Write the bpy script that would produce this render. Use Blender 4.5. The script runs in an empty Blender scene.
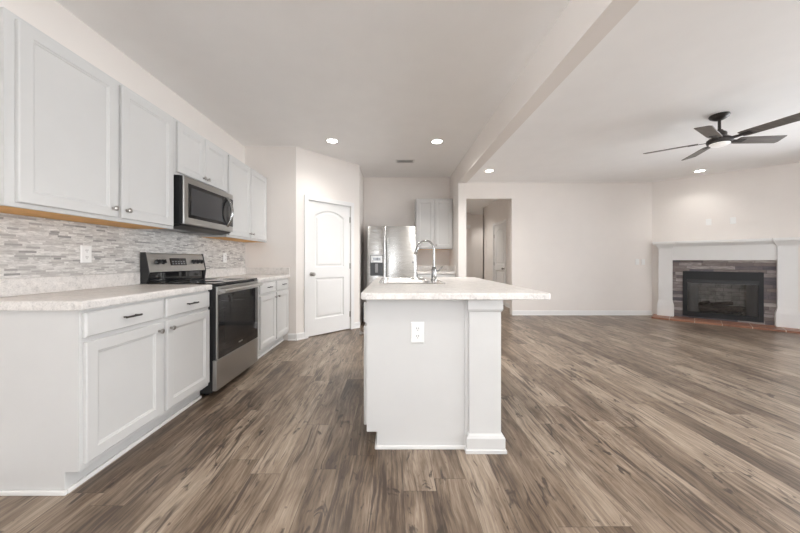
import bpy, bmesh, math, random
from mathutils import Vector, Matrix
random.seed(7)
PI = math.pi
SC = bpy.context.scene
COL = SC.collection

# ------------------------------------------------------------------ camera
cam_d = bpy.data.cameras.new('camera'); cam = bpy.data.objects.new('camera', cam_d); COL.objects.link(cam)
cam_d.sensor_width = 36.0; cam_d.lens = 13.5
cam_d.shift_x = 0.00875; cam_d.shift_y = -0.0075
cam_d.clip_start = 0.02
cam.location = (0, 0, 1.12); cam.rotation_euler = (PI/2, 0, 0)
SC.camera = cam

# ------------------------------------------------------------------ exposure
SC.view_settings.view_transform = 'Standard'
SC.view_settings.look = 'None'
SC.view_settings.gamma = 1.0
SC.view_settings.use_curve_mapping = False
SC.view_settings.exposure = 0.27

# ------------------------------------------------------------------ world: bright overcast daylight outside the windows
W = bpy.data.worlds.new('world'); SC.world = W; W.use_nodes = True
nt = W.node_tree; nt.nodes.clear()
_o = nt.nodes.new('ShaderNodeOutputWorld'); _b = nt.nodes.new('ShaderNodeBackground')
_r = nt.nodes.new('ShaderNodeValToRGB'); _t = nt.nodes.new('ShaderNodeTexCoord'); _s = nt.nodes.new('ShaderNodeSeparateXYZ')
_m = nt.nodes.new('ShaderNodeMath'); _m.operation = 'MULTIPLY_ADD'; _m.inputs[1].default_value = .5; _m.inputs[2].default_value = .5
nt.links.new(_t.outputs['Generated'], _s.inputs[0]); nt.links.new(_s.outputs['Z'], _m.inputs[0])
nt.links.new(_m.outputs[0], _r.inputs[0]); nt.links.new(_r.outputs[0], _b.inputs[0]); nt.links.new(_b.outputs[0], _o.inputs[0])
_r.color_ramp.elements[0].position = .45; _r.color_ramp.elements[0].color = (.88, .91, .94, 1)
_r.color_ramp.elements[1].position = .52; _r.color_ramp.elements[1].color = (.93, .96, 1.0, 1)
_b.inputs[1].default_value = 11

def area(name, loc, rot, sx, sy, power, color=(1, 1, 1), portal=False):
    d = bpy.data.lights.new(name, 'AREA'); d.shape = 'RECTANGLE'; d.size = sx; d.size_y = sy; d.energy = power; d.color = color
    o = bpy.data.objects.new(name, d); COL.objects.link(o); o.location = loc; o.rotation_euler = rot
    if portal: d.cycles.is_portal = True
    return o

H = 2.72
XL, XR = -2.077, 6.65
YB = -7.0
# daylight portals standing in the window openings of the rear and right walls
REAR_WIN = [(-1.5, -.3, .05, 2.35), (3.9, 6.3, .05, 2.35)]
RIGHT_WIN = [(-6.4, -4.2, .4, 2.35), (-3.4, -1.2, .4, 2.35), (-.5, 1.4, .4, 2.35), (2.3, 4.3, .4, 2.35)]
LEFT_FILL_WIN = [(-6.4, -4.2, .4, 2.35), (-3.4, -1.2, .4, 2.35), (-.6, .7, .95, 2.2)]  # unseen left-wall windows, added to let more light into the kitchen
for (a, b, c, d) in REAR_WIN:
    area('window_daylight', ((a+b)/2, YB-.06, (c+d)/2), (PI/2, 0, 0), b-a, d-c, 1, portal=True)
for (a, b, c, d) in RIGHT_WIN:
    area('window_daylight', (XR+.06, (a+b)/2, (c+d)/2), (PI/2, 0, PI/2), b-a, d-c, 1, portal=True)

for (a, b, c, d) in LEFT_FILL_WIN:
    area('window_daylight', (XL-.06, (a+b)/2, (c+d)/2), (PI/2, 0, -PI/2), b-a, d-c, 1, portal=True)
SC.cycles.max_bounces = 16; SC.cycles.diffuse_bounces = 10; SC.cycles.glossy_bounces = 6; SC.cycles.transparent_max_bounces = 12

# ================================================================== materials
def M(name, col=(.8, .8, .8), rough=.5, metal=0.0, spec=.5, emit=None, es=0, coat=0):
    m = bpy.data.materials.new(name); m.use_nodes = True
    b = m.node_tree.nodes['Principled BSDF']
    b.inputs['Base Color'].default_value = (*col, 1); b.inputs['Roughness'].default_value = rough
    b.inputs['Metallic'].default_value = metal; b.inputs['Specular IOR Level'].default_value = spec
    b.inputs['Coat Weight'].default_value = coat
    if emit: b.inputs['Emission Color'].default_value = (*emit, 1); b.inputs['Emission Strength'].default_value = es
    return m

class NG:
    """tiny node builder"""
    def __init__(s, m): s.m = m; s.t = m.node_tree; s.b = s.t.nodes['Principled BSDF']
    def n(s, typ, **kw):
        x = s.t.nodes.new(typ)
        for k, v in kw.items(): setattr(x, k, v)
        return x
    def l(s, a, b): s.t.links.new(a, b)
    def put(s, sock, v):
        if isinstance(v, bpy.types.NodeSocket): s.l(v, sock)
        else: sock.default_value = v
    def math(s, op, a, b=0.0, c=0.0):
        x = s.n('ShaderNodeMath', operation=op)
        for i, v in enumerate((a, b, c)): s.put(x.inputs[i], v)
        return x.outputs[0]
    def sep(s, v):
        x = s.n('ShaderNodeSeparateXYZ'); s.l(v, x.inputs[0]); return x.outputs
    def comb(s, a, b, c):
        x = s.n('ShaderNodeCombineXYZ')
        for i, v in enumerate((a, b, c)): s.put(x.inputs[i], v)
        return x.outputs[0]
    def noise(s, vec, scale, detail=4, rough=.55, dist=0.0):
        x = s.n('ShaderNodeTexNoise'); s.l(vec, x.inputs['Vector']); x.inputs['Scale'].default_value = scale
        x.inputs['Detail'].default_value = detail; x.inputs['Roughness'].default_value = rough; x.inputs['Distortion'].default_value = dist
        return x.outputs['Fac']
    def white(s, vec):
        x = s.n('ShaderNodeTexWhiteNoise', noise_dimensions='3D'); s.l(vec, x.inputs['Vector']); return x.outputs['Value']
    def ramp(s, fac, stops, interp='LINEAR'):
        x = s.n('ShaderNodeValToRGB'); s.l(fac, x.inputs[0]); r = x.color_ramp; r.interpolation = interp
        while len(r.elements) < len(stops): r.elements.new(.5)
        for e, (p, c) in zip(r.elements, stops):
            e.position = p; e.color = (*c, 1) if isinstance(c, tuple) else (c, c, c, 1)
        return x.outputs[0]
    def mix(s, fac, a, b, mode='MIX'):
        x = s.n('ShaderNodeMix', data_type='RGBA', blend_type=mode)
        s.put(x.inputs[0], fac)
        for i, v in ((6, a), (7, b)):
            if isinstance(v, tuple): x.inputs[i].default_value = (*v, 1)
            else: s.put(x.inputs[i], v)
        return x.outputs[2]
    def bump(s, h, strength, dist):
        x = s.n('ShaderNodeBump'); x.inputs['Strength'].default_value = strength; x.inputs['Distance'].default_value = dist
        s.l(h, x.inputs['Height']); s.l(x.outputs[0], s.b.inputs['Normal'])
    def obj(s): return s.n('ShaderNodeTexCoord').outputs['Object']

def paint(name, col, rough=.6, amp=.03, scale=30, bump=.05):
    m = M(name, col, rough, spec=.3); g = NG(m); v = g.obj()
    n = g.noise(v, scale, 3)
    c = g.ramp(n, [(.3, tuple(x*(1-amp) for x in col)), (.7, tuple(min(1, x*(1+amp)) for x in col))])
    g.l(c, g.b.inputs['Base Color'])
    if bump: g.bump(g.noise(v, 220, 2), bump, .002)
    return m

m_wall = paint('wall_paint', (.765, .725, .69), .75, .012, 3, .08)
m_ceil = paint('ceiling_paint', (.89, .885, .88), .85, .012, 4, .10)
m_trim = paint('white_trim_paint', (.75, .745, .735), .35, .01, 5, 0)
m_cab = paint('white_cabinet_paint', (.60, .598, .59), .35, .01, 6, .02)
m_wood = paint('raw_maple_plywood', (.74, .42, .15), .6, .12, 12, .03)
m_dark = M('dark_shadow_gap', (.03, .03, .03), .7)
m_black = M('black_enamel', (.015, .015, .016), .28)
m_blackglass = M('black_glass', (.008, .008, .009), .03, spec=.6)
m_greyglass = M('smoky_glass', (.055, .055, .058), .12, spec=.5)
m_ovenglass = M('oven_window_glass', (.018, .018, .019), .08, spec=.5)
m_blackmetal = M('black_steel', (.012, .0125, .014), .42, spec=.35)
m_chrome = M('chrome', (.36, .36, .355), .15, 1)
m_nickel = M('brushed_nickel', (.42, .40, .38), .28, 1)
m_bronze = M('dark_bronze', (.035, .030, .028), .4, .3)
m_plate = M('white_plastic', (.80, .80, .79), .3)
m_slot = M('outlet_slot', (.08, .08, .08), .6)
m_grey = M('grey_plastic', (.25, .25, .26), .4)
m_lens = M('lamp_lens', (1, 1, 1), .5, emit=(1, .95, .88), es=14)
m_fanlens = M('frosted_lamp_lens', (.95, .94, .92), .35, emit=(1, .97, .93), es=.25)
m_log = paint('charred_log_bark', (.045, .035, .03), .9, .5, 25, .4)
m_iron = M('cast_iron', (.02, .02, .02), .6)

def steel(name, col=(.46, .452, .438), rough=.32, axis=2, k=1.0):
    m = M(name, col, rough, 1.0); g = NG(m); v = g.obj(); x, y, z = g.sep(v)
    sc = [3, 3, 3]; sc[axis] = 260
    w = g.comb(*(g.math('MULTIPLY', c, s) for c, s in zip((x, y, z), sc)))
    n = g.noise(w, 1.0, 3)
    g.l(g.ramp(n, [(.3, tuple(c*(1-.08*k) for c in col)), (.7, tuple(min(1, c*(1+.08*k)) for c in col))]), g.b.inputs['Base Color'])
    g.l(g.math('MULTIPLY_ADD', n, .08, rough-.04), g.b.inputs['Roughness'])
    return m
m_steel = steel('brushed_stainless_steel', k=.4)
m_fridge = steel('bright_stainless_steel', (.56, .555, .54), .28, 2, .3)
m_fridge.node_tree.nodes['Principled BSDF'].inputs['Anisotropic'].default_value = .85
m_fridge.node_tree.nodes['Principled BSDF'].inputs['Anisotropic Rotation'].default_value = .25
m_sink = steel('sink_stainless_steel', (.80, .79, .78), .25, 0, .3)

def floor_mat():
    m = M('wood_plank_floor', (.2, .16, .13), .4, spec=.45); g = NG(m); v = g.obj(); x, y, z = g.sep(v)
    wd, ln = .16, 1.22
    u = g.math('DIVIDE', g.math('ADD', x, 50.03), wd); row = g.math('FLOOR', u); fu = g.math('FRACT', u)
    ro = g.white(g.comb(row, 3.1, 7.7))
    t = g.math('ADD', g.math('DIVIDE', g.math('ADD', y, 50), ln), g.math('MULTIPLY', ro, 7.0)); colm = g.math('FLOOR', t); ft = g.math('FRACT', t)
    pid = g.white(g.comb(row, colm, 1.5)); pid2 = g.white(g.comb(row, colm, 9.5))
    # grain: stretched along the plank, a different slice of noise for every plank
    gz = g.math('MULTIPLY', pid, 40.0)
    warp = g.math('MULTIPLY', g.noise(g.comb(g.math('MULTIPLY', x, 3.0), g.math('MULTIPLY', y, 1.8), gz), 1.0, 3, .6), .07)
    xw = g.math('ADD', x, warp)
    broad = g.noise(g.comb(g.math('MULTIPLY', xw, 9.0), g.math('MULTIPLY', y, 1.9), gz), 1.0, 4, .62, .7)
    fine = g.noise(g.comb(g.math('MULTIPLY', xw, 62.0), g.math('MULTIPLY', y, 3.2), gz), 1.0, 5, .68, .4)
    streak = g.noise(g.comb(g.math('MULTIPLY', xw, 38.0), g.math('MULTIPLY', y, 2.6), g.math('ADD', gz, 11.0)), 1.0, 4, .6, .8)
    patch = g.noise(g.comb(g.math('MULTIPLY', x, 6.0), g.math('MULTIPLY', y, 1.7), g.math('ADD', gz, 31.0)), 1.0, 2, .5, .6)
    knot = g.noise(g.comb(g.math('MULTIPLY', xw, 15.0), g.math('MULTIPLY', y, 5.0), g.math('ADD', gz, 23.0)), 1.0, 3, .55, 1.6)
    f = g.math('ADD', g.math('MULTIPLY', broad, .50), g.math('MULTIPLY', fine, .56))
    f = g.math('ADD', f, g.math('MULTIPLY', g.math('SUBTRACT', pid2, .5), .16))
    f = g.math('ADD', f, -.04)
    c = g.ramp(f, [(.32, (.060, .041, .028)), (.43, (.150, .108, .076)), (.53, (.240, .184, .136)), (.68, (.39, .318, .248))])
    dk = g.math('MULTIPLY', g.ramp(streak, [(.0, 0.0), (.50, 0.0), (.60, .85), (1, .9)]), g.ramp(patch, [(.42, .08), (.58, 1.0)]))
    c = g.mix(dk, c, (.055, .037, .028))
    kk = g.ramp(knot, [(.0, 0.0), (.61, 0.0), (.69, .85), (1, .9)])
    c = g.mix(kk, c, (.040, .028, .022))
    e1 = g.math('LESS_THAN', fu, .014); e2 = g.math('LESS_THAN', ft, .0022)
    e = g.math('MAXIMUM', e1, e2)
    c = g.mix(g.math('MULTIPLY', e, .6), c, (.035, .026, .02))
    g.l(c, g.b.inputs['Base Color'])
    g.l(g.math('MULTIPLY_ADD', fine, .14, .27), g.b.inputs['Roughness'])
    h = g.math('SUBTRACT', g.math('MULTIPLY', fine, .4), e)
    g.bump(h, .10, .003)
    return m
m_floor = floor_mat()

def mosaic_mat():
    m = M('marble_strip_mosaic', (.7, .7, .68), .35); g = NG(m); v = g.obj(); x, y, z = g.sep(v)
    rh = .0125
    w = g.math('DIVIDE', z, rh); row = g.math('FLOOR', w); fw = g.math('FRACT', w)
    r1 = g.white(g.comb(row, 2.0, 4.0)); r2 = g.white(g.comb(row, 8.0, 1.0))
    L = g.math('MULTIPLY_ADD', r2, .05, .04)
    t = g.math('ADD', g.math('DIVIDE', g.math('ADD', x, 10), L), g.math('MULTIPLY', r1, 9.0)); cl = g.math('FLOOR', t); ft = g.math('FRACT', t)
    pid = g.white(g.comb(row, cl, 5.5))
    vein = g.noise(g.comb(g.math('MULTIPLY', x, 22), g.math('MULTIPLY', z, 90), g.math('MULTIPLY', pid, 30)), 1.0, 3, .6, .8)
    c = g.ramp(pid, [(.0, (.74, .725, .70)), (.45, (.66, .645, .62)), (.72, (.54, .52, .50)), (.90, (.42, .405, .39)), (.975, (.25, .245, .24))])
    c = g.mix(g.ramp(vein, [(.40, 0.0), (.66, .75)]), c, (.36, .345, .33))
    e = g.math('MAXIMUM', g.math('LESS_THAN', fw, .07), g.math('LESS_THAN', ft, .02))
    c = g.mix(e, c, (.55, .54, .52))
    g.l(c, g.b.inputs['Base Color'])
    g.bump(g.math('SUBTRACT', g.math('MULTIPLY', pid, .5), e), .25, .003)
    return m
m_mosaic = mosaic_mat()

def laminate_mat(name, base):
    m = M(name, base, .32); g = NG(m); v = g.obj()
    a = g.noise(v, 34, 6, .7, .6); b = g.noise(v, 150, 3, .6); d = g.noise(v, 9, 4, .6, 1.0)
    f = g.math('ADD', g.math('MULTIPLY', a, .5), g.math('ADD', g.math('MULTIPLY', b, .3), g.math('MULTIPLY', d, .2)))
    c = g.ramp(f, [(.36, tuple(x*.66 for x in base)), (.47, tuple(x*.93 for x in base)), (.58, tuple(min(1, x*1.08) for x in base)), (.7, (.84, .83, .81))])
    g.l(c, g.b.inputs['Base Color'])
    return m
m_lam = laminate_mat('speckled_laminate', (.69, .665, .64))

def ledger_mat():
    m = M('dark_ledger_stone', (.15, .13, .13), .55); g = NG(m); v = g.obj(); x, y, z = g.sep(v)
    rh = .062
    w = g.math('DIVIDE', g.math('ADD', z, .035), rh); row = g.math('FLOOR', w); fw = g.math('FRACT', w)
    r1 = g.white(g.comb(row, 2.0, 4.0))
    t = g.math('ADD', g.math('DIVIDE', g.math('ADD', x, 10), .31), g.math('MULTIPLY', r1, 9.0)); cl = g.math('FLOOR', t); ft = g.math('FRACT', t)
    pid = g.white(g.comb(row, cl, 5.5))
    n = g.noise(g.comb(g.math('MULTIPLY', x, 8), g.math('MULTIPLY', z, 45), g.math('MULTIPLY', pid, 30)), 1.0, 5, .65, .8)
    f = g.math('ADD', g.math('MULTIPLY', pid, .5), g.math('MULTIPLY', n, .6))
    c = g.ramp(f, [(.2, (.055, .052, .062)), (.40, (.115, .102, .112)), (.56, (.18, .142, .130)), (.70, (.25, .22, .215)), (.86, (.46, .42, .39))])
    e = g.math('MAXIMUM', g.math('LESS_THAN', fw, .06), g.math('LESS_THAN', ft, .012))
    c = g.mix(g.math('MULTIPLY', e, .7), c, (.04, .035, .035))
    g.l(c, g.b.inputs['Base Color'])
    g.bump(g.math('SUBTRACT', g.math('ADD', pid, n), e), .5, .008)
    return m
m_ledger = ledger_mat()

def terracotta_mat():
    m = M('terracotta_tile', (.32, .15, .09), .4); g = NG(m); v = g.obj(); x, y, z = g.sep(v)
    t = g.math('DIVIDE', g.math('ADD', x, 10.11), .335); cl = g.math('FLOOR', t); ft = g.math('FRACT', t)
    u = g.math('DIVIDE', g.math('ADD', y, 10.03), .335); cu = g.math('FLOOR', u); fu = g.math('FRACT', u)
    pid = g.white(g.comb(cl, cu, 5.5)); n = g.noise(v, 18, 4, .6)
    f = g.math('ADD', g.math('MULTIPLY', pid, .5), g.math('MULTIPLY', n, .5))
    c = g.ramp(f, [(.2, (.17, .075, .048)), (.5, (.28, .125, .075)), (.8, (.38, .19, .12))])
    e = g.math('MAXIMUM', g.math('LESS_THAN', ft, .03), g.math('LESS_THAN', fu, .03))
    c = g.mix(e, c, (.52, .43, .36))
    g.l(c, g.b.inputs['Base Color'])
    return m
m_terra = terracotta_mat()

def refractory_mat():
    m = M('firebrick_panel', (.16, .15, .14), .8); g = NG(m); v = g.obj(); x, y, z = g.sep(v)
    t = g.n('ShaderNodeTexBrick'); t.inputs['Scale'].default_value = 1
    g.l(g.comb(g.math('ADD', x, y), z, 0.0), t.inputs['Vector'])
    t.inputs['Brick Width'].default_value = .2; t.inputs['Row Height'].default_value = .075; t.inputs['Mortar Size'].default_value = .004
    t.inputs['Color1'].default_value = (.22, .21, .20, 1); t.inputs['Color2'].default_value = (.28, .265, .25, 1); t.inputs['Mortar'].default_value = (.13, .12, .115, 1)
    n = g.noise(v, 12, 4)
    g.l(g.mix(g.ramp(n, [(.4, 0.0), (.7, .6)]), t.outputs['Color'], (.05, .045, .045)), g.b.inputs['Base Color'])
    return m
m_fire = refractory_mat()

def blade_mat():
    m = M('weathered_grey_blade', (.16, .14, .13), .45); g = NG(m); v = g.obj(); x, y, z = g.sep(v)
    n = g.noise(g.comb(g.math('MULTIPLY', x, 5), g.math('MULTIPLY', y, 70), z), 1.0, 4, .6, .5)
    g.l(g.ramp(n, [(.3, (.105, .095, .088)), (.7, (.20, .18, .165))]), g.b.inputs['Base Color'])
    return m
m_blade = blade_mat()

def pane_mat(name, refl=1.0, rough=0.0):
    m = bpy.data.materials.new(name); m.use_nodes = True; t = m.node_tree; t.nodes.clear()
    o = t.nodes.new('ShaderNodeOutputMaterial'); mx = t.nodes.new('ShaderNodeMixShader'); tr = t.nodes.new('ShaderNodeBsdfTransparent')
    gl = t.nodes.new('ShaderNodeBsdfGlossy'); gl.inputs['Roughness'].default_value = rough; fr = t.nodes.new('ShaderNodeFresnel'); fr.inputs[0].default_value = 1.45
    mu = t.nodes.new('ShaderNodeMath'); mu.operation = 'MULTIPLY'; mu.inputs[1].default_value = refl
    t.links.new(fr.outputs[0], mu.inputs[0]); t.links.new(mu.outputs[0], mx.inputs[0])
    t.links.new(tr.outputs[0], mx.inputs[1]); t.links.new(gl.outputs[0], mx.inputs[2]); t.links.new(mx.outputs[0], o.inputs[0])
    return m
m_pane = pane_mat('window_glass')
m_firepane = pane_mat('firebox_glass', 1.0, .02)

def mesh_screen_mat():
    m = bpy.data.materials.new('spark_screen_mesh'); m.use_nodes = True; t = m.node_tree; b = t.nodes['Principled BSDF']
    b.inputs['Base Color'].default_value = (.34, .34, .345, 1); b.inputs['Metallic'].default_value = .6; b.inputs['Roughness'].default_value = .5
    o = t.nodes['Material Output']; mx = t.nodes.new('ShaderNodeMixShader'); tr = t.nodes.new('ShaderNodeBsdfTransparent'); mx.inputs[0].default_value = .6
    t.links.new(tr.outputs[0], mx.inputs[1]); t.links.new(b.outputs[0], mx.inputs[2]); t.links.new(mx.outputs[0], o.inputs[0])
    return m
m_screen = mesh_screen_mat()

# ================================================================== mesh helpers
def box(bm, x0, x1, y0, y1, z0, z1):
    vs = [bm.verts.new((x, y, z)) for x in (x0, x1) for y in (y0, y1) for z in (z0, z1)]
    for f in ((0, 1, 3, 2), (4, 6, 7, 5), (0, 4, 5, 1), (2, 3, 7, 6), (0, 2, 6, 4), (1, 5, 7, 3)):
        bm.faces.new([vs[i] for i in f])

def loft(bm, rings, close=True, cap0=True, cap1=True):
    R = [[bm.verts.new(p) for p in r] for r in rings]; n = len(R[0])
    for a, b in zip(R, R[1:]):
        for i in range(n if close else n-1):
            j = (i+1) % n
            bm.faces.new((a[i], a[j], b[j], b[i]))
    if cap0 and close: bm.faces.new(R[0][::-1])
    if cap1 and close: bm.faces.new(R[-1])
    return R

def lathe(bm, prof, seg=24, center=(0, 0, 0), axis='Z'):
    rings = []
    for r, h in prof:
        ring = []
        for i in range(seg):
            a = 2*PI*i/seg; c, s = max(r, 1e-5)*math.cos(a), max(r, 1e-5)*math.sin(a)
            p = {'Z': (c, s, h), 'Y': (c, h, s), 'X': (h, c, s)}[axis]
            ring.append((p[0]+center[0], p[1]+center[1], p[2]+center[2]))
        rings.append(ring)
    loft(bm, rings)

def tube(bm, pts, r, seg=12, caps=True, flat=1.0):
    pts = [Vector(p) for p in pts]; n = len(pts); rings = []
    rr = r if isinstance(r, (list, tuple)) else [r]*n
    t0 = (pts[1]-pts[0]).normalized()
    u = t0.orthogonal().normalized()
    for i in range(n):
        t = (pts[min(i+1, n-1)]-pts[max(i-1, 0)]).normalized()
        u = (u - t*u.dot(t)).normalized(); w = t.cross(u)
        rings.append([pts[i] + (u*math.cos(2*PI*k/seg) + w*math.sin(2*PI*k/seg)*flat)*rr[i] for k in range(seg)])
    loft(bm, rings, True, caps, caps)

def prism(bm, poly, y0, y1):
    """polygon in x,z extruded along y"""
    loft(bm, [[(x, y0, z) for x, z in poly], [(x, y1, z) for x, z in poly]])

def prism_x(bm, poly, x0, x1):
    """polygon in y,z extruded along x"""
    loft(bm, [[(x0, y, z) for y, z in poly], [(x1, y, z) for y, z in poly]])

def rect_ring(x0, x1, z0, z1, d, y):
    return [(x0+d, y, z0+d), (x1-d, y, z0+d), (x1-d, y, z1-d), (x0+d, y, z1-d)]

def panel_front(bm, x0, x1, z0, z1, yb, th=.02, rail=.055, rec=.009):
    """cabinet door: square edge, flat frame, stepped-in flat panel; faces -y"""
    yf = yb-th
    loft(bm, [rect_ring(x0, x1, z0, z1, 0, yb), rect_ring(x0, x1, z0, z1, 0, yf+.004), rect_ring(x0, x1, z0, z1, .004, yf),
              rect_ring(x0, x1, z0, z1, rail, yf), rect_ring(x0, x1, z0, z1, rail+.004, yf+.004),
              rect_ring(x0, x1, z0, z1, rail+.010, yf+.005), rect_ring(x0, x1, z0, z1, rail+.014, yf+rec)])

def slab_front(bm, x0, x1, z0, z1, yb, th=.02, e=.008):
    yf = yb-th
    loft(bm, [rect_ring(x0, x1, z0, z1, 0, yb), rect_ring(x0, x1, z0, z1, 0, yf+.006), rect_ring(x0, x1, z0, z1, e, yf)])

def holed_face(bm, outer, holes):
    """planar face with holes; returns vert loops of the holes"""
    edges = []; loops = []
    for lp in [outer]+holes:
        vs = [bm.verts.new(p) for p in lp]; loops.append(vs)
        for i in range(len(vs)): edges.append(bm.edges.new((vs[i], vs[(i+1) % len(vs)])))
    bmesh.ops.triangle_fill(bm, use_beauty=True, edges=edges)
    return loops

def link(name, bm, mat, parent=None, bev=0, smooth=False, mtx=None, seg=2):
    if mtx is not None: bm.transform(mtx)
    bmesh.ops.remove_doubles(bm, verts=bm.verts, dist=1e-6)
    bmesh.ops.recalc_face_normals(bm, faces=bm.faces)
    me = bpy.data.meshes.new(name); bm.to_mesh(me); bm.free()
    o = bpy.data.objects.new(name, me); COL.objects.link(o)
    me.materials.append(mat)
    if parent: o.parent = parent
    if smooth:
        for p in me.polygons: p.use_smooth = True
        try: me.set_sharp_from_angle(angle=math.radians(38))
        except Exception: pass
    if bev:
        b = o.modifiers.new('bevel', 'BEVEL'); b.width = bev; b.segments = seg; b.limit_method = 'ANGLE'; b.angle_limit = math.radians(40)
    return o

def B(): return bmesh.new()
def bx(name, mat, dims, parent=None, bev=0, mtx=None, seg=2):
    bm = B()
    for d in (dims if isinstance(dims, list) else [dims]): box(bm, *d)
    return link(name, bm, mat, parent, bev, mtx=mtx, seg=seg)

def tag(o, label=None, cat=None, group=None, kind=None):
    if label: o['label'] = label
    if cat: o['category'] = cat
    if group: o['group'] = group
    if kind: o['kind'] = kind
    return o

def thing(name, label, cat, loc=(0, 0, 0), rz=0.0, group=None):
    o = bpy.data.objects.new(name, None); COL.objects.link(o); o.empty_display_size = .1
    o.location = loc; o.rotation_euler = (0, 0, rz)
    return tag(o, label, cat, group)

def structure(name, loc=(0, 0, 0), rz=0.0):
    o = bpy.data.objects.new(name, None); COL.objects.link(o); o.location = loc; o.rotation_euler = (0, 0, rz)
    o['kind'] = 'structure'; return o

def copy_tree(o, parent=None):
    c = o.copy(); COL.objects.link(c)
    if parent: c.parent = parent
    for ch in list(o.children): copy_tree(ch, c)
    return c

# ================================================================== the room
def wall(name, A, Bp, th=.12, z0=0, z1=H, openings=(), mat=None):
    """wall from A to B; the room lies on its local -y side"""
    L = math.hypot(Bp[0]-A[0], Bp[1]-A[1]); a = math.atan2(Bp[1]-A[1], Bp[0]-A[0])
    bm = B(); s = 0
    for (s0, s1, c, d) in sorted(openings):
        if s0 > s: box(bm, s, s0, 0, th, z0, z1)
        if c > z0: box(bm, s0, s1, 0, th, z0, c)
        if d < z1: box(bm, s0, s1, 0, th, d, z1)
        s = s1
    if s < L: box(bm, s, L, 0, th, z0, z1)
    o = link(name, bm, mat or m_wall); o.location = (A[0], A[1], 0); o.rotation_euler = (0, 0, a); o['kind'] = 'structure'
    return o

def baseboard(name, A, Bp, h=.095, spans=None):
    L = math.hypot(Bp[0]-A[0], Bp[1]-A[1]); a = math.atan2(Bp[1]-A[1], Bp[0]-A[0])
    bm = B()
    for (s0, s1) in (spans or [(0, L)]):
        prism_x(bm, [(0, 0), (-.022, 0), (-.022, .012), (-.014, .02), (-.014, h-.015), (-.008, h), (0, h)], s0, s1)
    o = link(name, bm, m_trim); o.location = (A[0], A[1], 0); o.rotation_euler = (0, 0, a); o['kind'] = 'structure'
    return o

YP = 4.21                       # pantry front wall
PA = (-1.361, YP); PB = (-.565, 5.02)
YA = 5.77                       # back wall of the refrigerator alcove
YL = 6.15                       # living room far wall
BX0, BX1, BZ, BY = 1.09, 1.222, 2.41, 5.0
FC = (5.31, YL)                 # where the angled chimney wall starts
FLEN = 1.895
FE = (FC[0]+FLEN*.7071, FC[1]-FLEN*.7071)
XR = FE[0]

o = bx('floor', m_floor, (XL-.15, XR+.2, YB-.15, 12.0, -.1, 0)); o['kind'] = 'structure'
o = bx('ceiling', m_ceil, (XL-.15, XR+.2, YB-.15, 12.0, H, H+.1)); o['kind'] = 'structure'
wall('wall_left', (XL, YB), (XL, YA+.12), openings=[(a-YB, b-YB, c, d) for (a, b, c, d) in LEFT_FILL_WIN])
wall('wall_pantry', (XL, YP), PA)
pl = math.hypot(PB[0]-PA[0], PB[1]-PA[1]); pang = math.atan2(PB[1]-PA[1], PB[0]-PA[0])
D0, D1, DH = .185, .955, 2.0     # pantry doorway
wall('wall_pantry_angle', PA, PB, .1, openings=[(D0, D1, 0, DH)])
wall('wall_pantry_side', PB, (PB[0], YA), .1)
wall('wall_alcove', (XL, YA), (BX0, YA), .12)
o = bx('wall_stub', m_wall, (BX0, BX1, BY, YL+.12, 0, H)); o['kind'] = 'structure'
o = bx('ceiling_beam', m_wall, (BX0, BX1, YB, BY, BZ, H)); o['kind'] = 'structure'
OPX = 2.44
wall('wall_living', (BX1, YL), FC, .12, openings=[(0, OPX-BX1, 0, 2.39)])
FB0, FB1, FBZ0, FBZ1 = .50, 1.40, .13, .775         # firebox opening along the angled wall
wall('wall_fireplace', FC, FE, .1, openings=[(FB0, FB1, FBZ0-.03, FBZ1)])
wall('wall_right', FE, (XR, YB), .12, openings=[(FE[1]-b, FE[1]-a, c, d) for (a, b, c, d) in RIGHT_WIN])
wall('wall_rear', (XR, YB), (XL, YB), .12, openings=[(XR-b, XR-a, c, d) for (a, b, c, d) in REAR_WIN])
# hallway behind the opening
HX = 2.76; HY = 9.2
wall('wall_hall_left', (BX1, YL+.12), (BX1, 10.0), .1)
wall('wall_hall_right', (HX, HY), (HX, YL+.12), .1, openings=[(1.0, 1.82, 0, 2.06)])
wall('wall_hall_back', (BX1, 10.0), (2.60, 10.0), .1)
wall('wall_hall_end', (2.60, 10.5), (5.0, 10.5), .1)
wall('wall_hall_jog', (2.60, 10.1), (2.60, 10.5), .08)
wall('wall_hall_turn', (5.0, HY), (HX, HY), .1)
wall('wall_hall_close', (5.0, 10.6), (5.0, HY-.1), .1)

baseboard('baseboard_left', (XL, YB), (XL, 1.42))
baseboard('baseboard_living', (OPX, YL), (FC[0]-.02, YL))
baseboard('baseboard_pantry', (-1.47, YP), PA)
baseboard('baseboard_pantry_angle', PA, PB, spans=[(0, D0-.062), (D1+.062, pl)])
baseboard('baseboard_stub', (BX0, BY), (BX1, BY))
baseboard('baseboard_hall_right', (HX, HY), (HX, YL+.12), spans=[(0, .93), (1.89, 2.9)])
baseboard('baseboard_hall_back', (BX1, 10.0), (2.60, 10.0))
baseboard('baseboard_hall_end', (2.60, 10.5), (4.9, 10.5))
baseboard('baseboard_right', FE, (XR, YB))
baseboard('baseboard_rear', (XR, YB), (XL, YB), spans=[(XR-b+.07, XR-a-.07) for a, b in ((6.3, XR), (-.3, 3.9), (XL, -1.5))])

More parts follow.
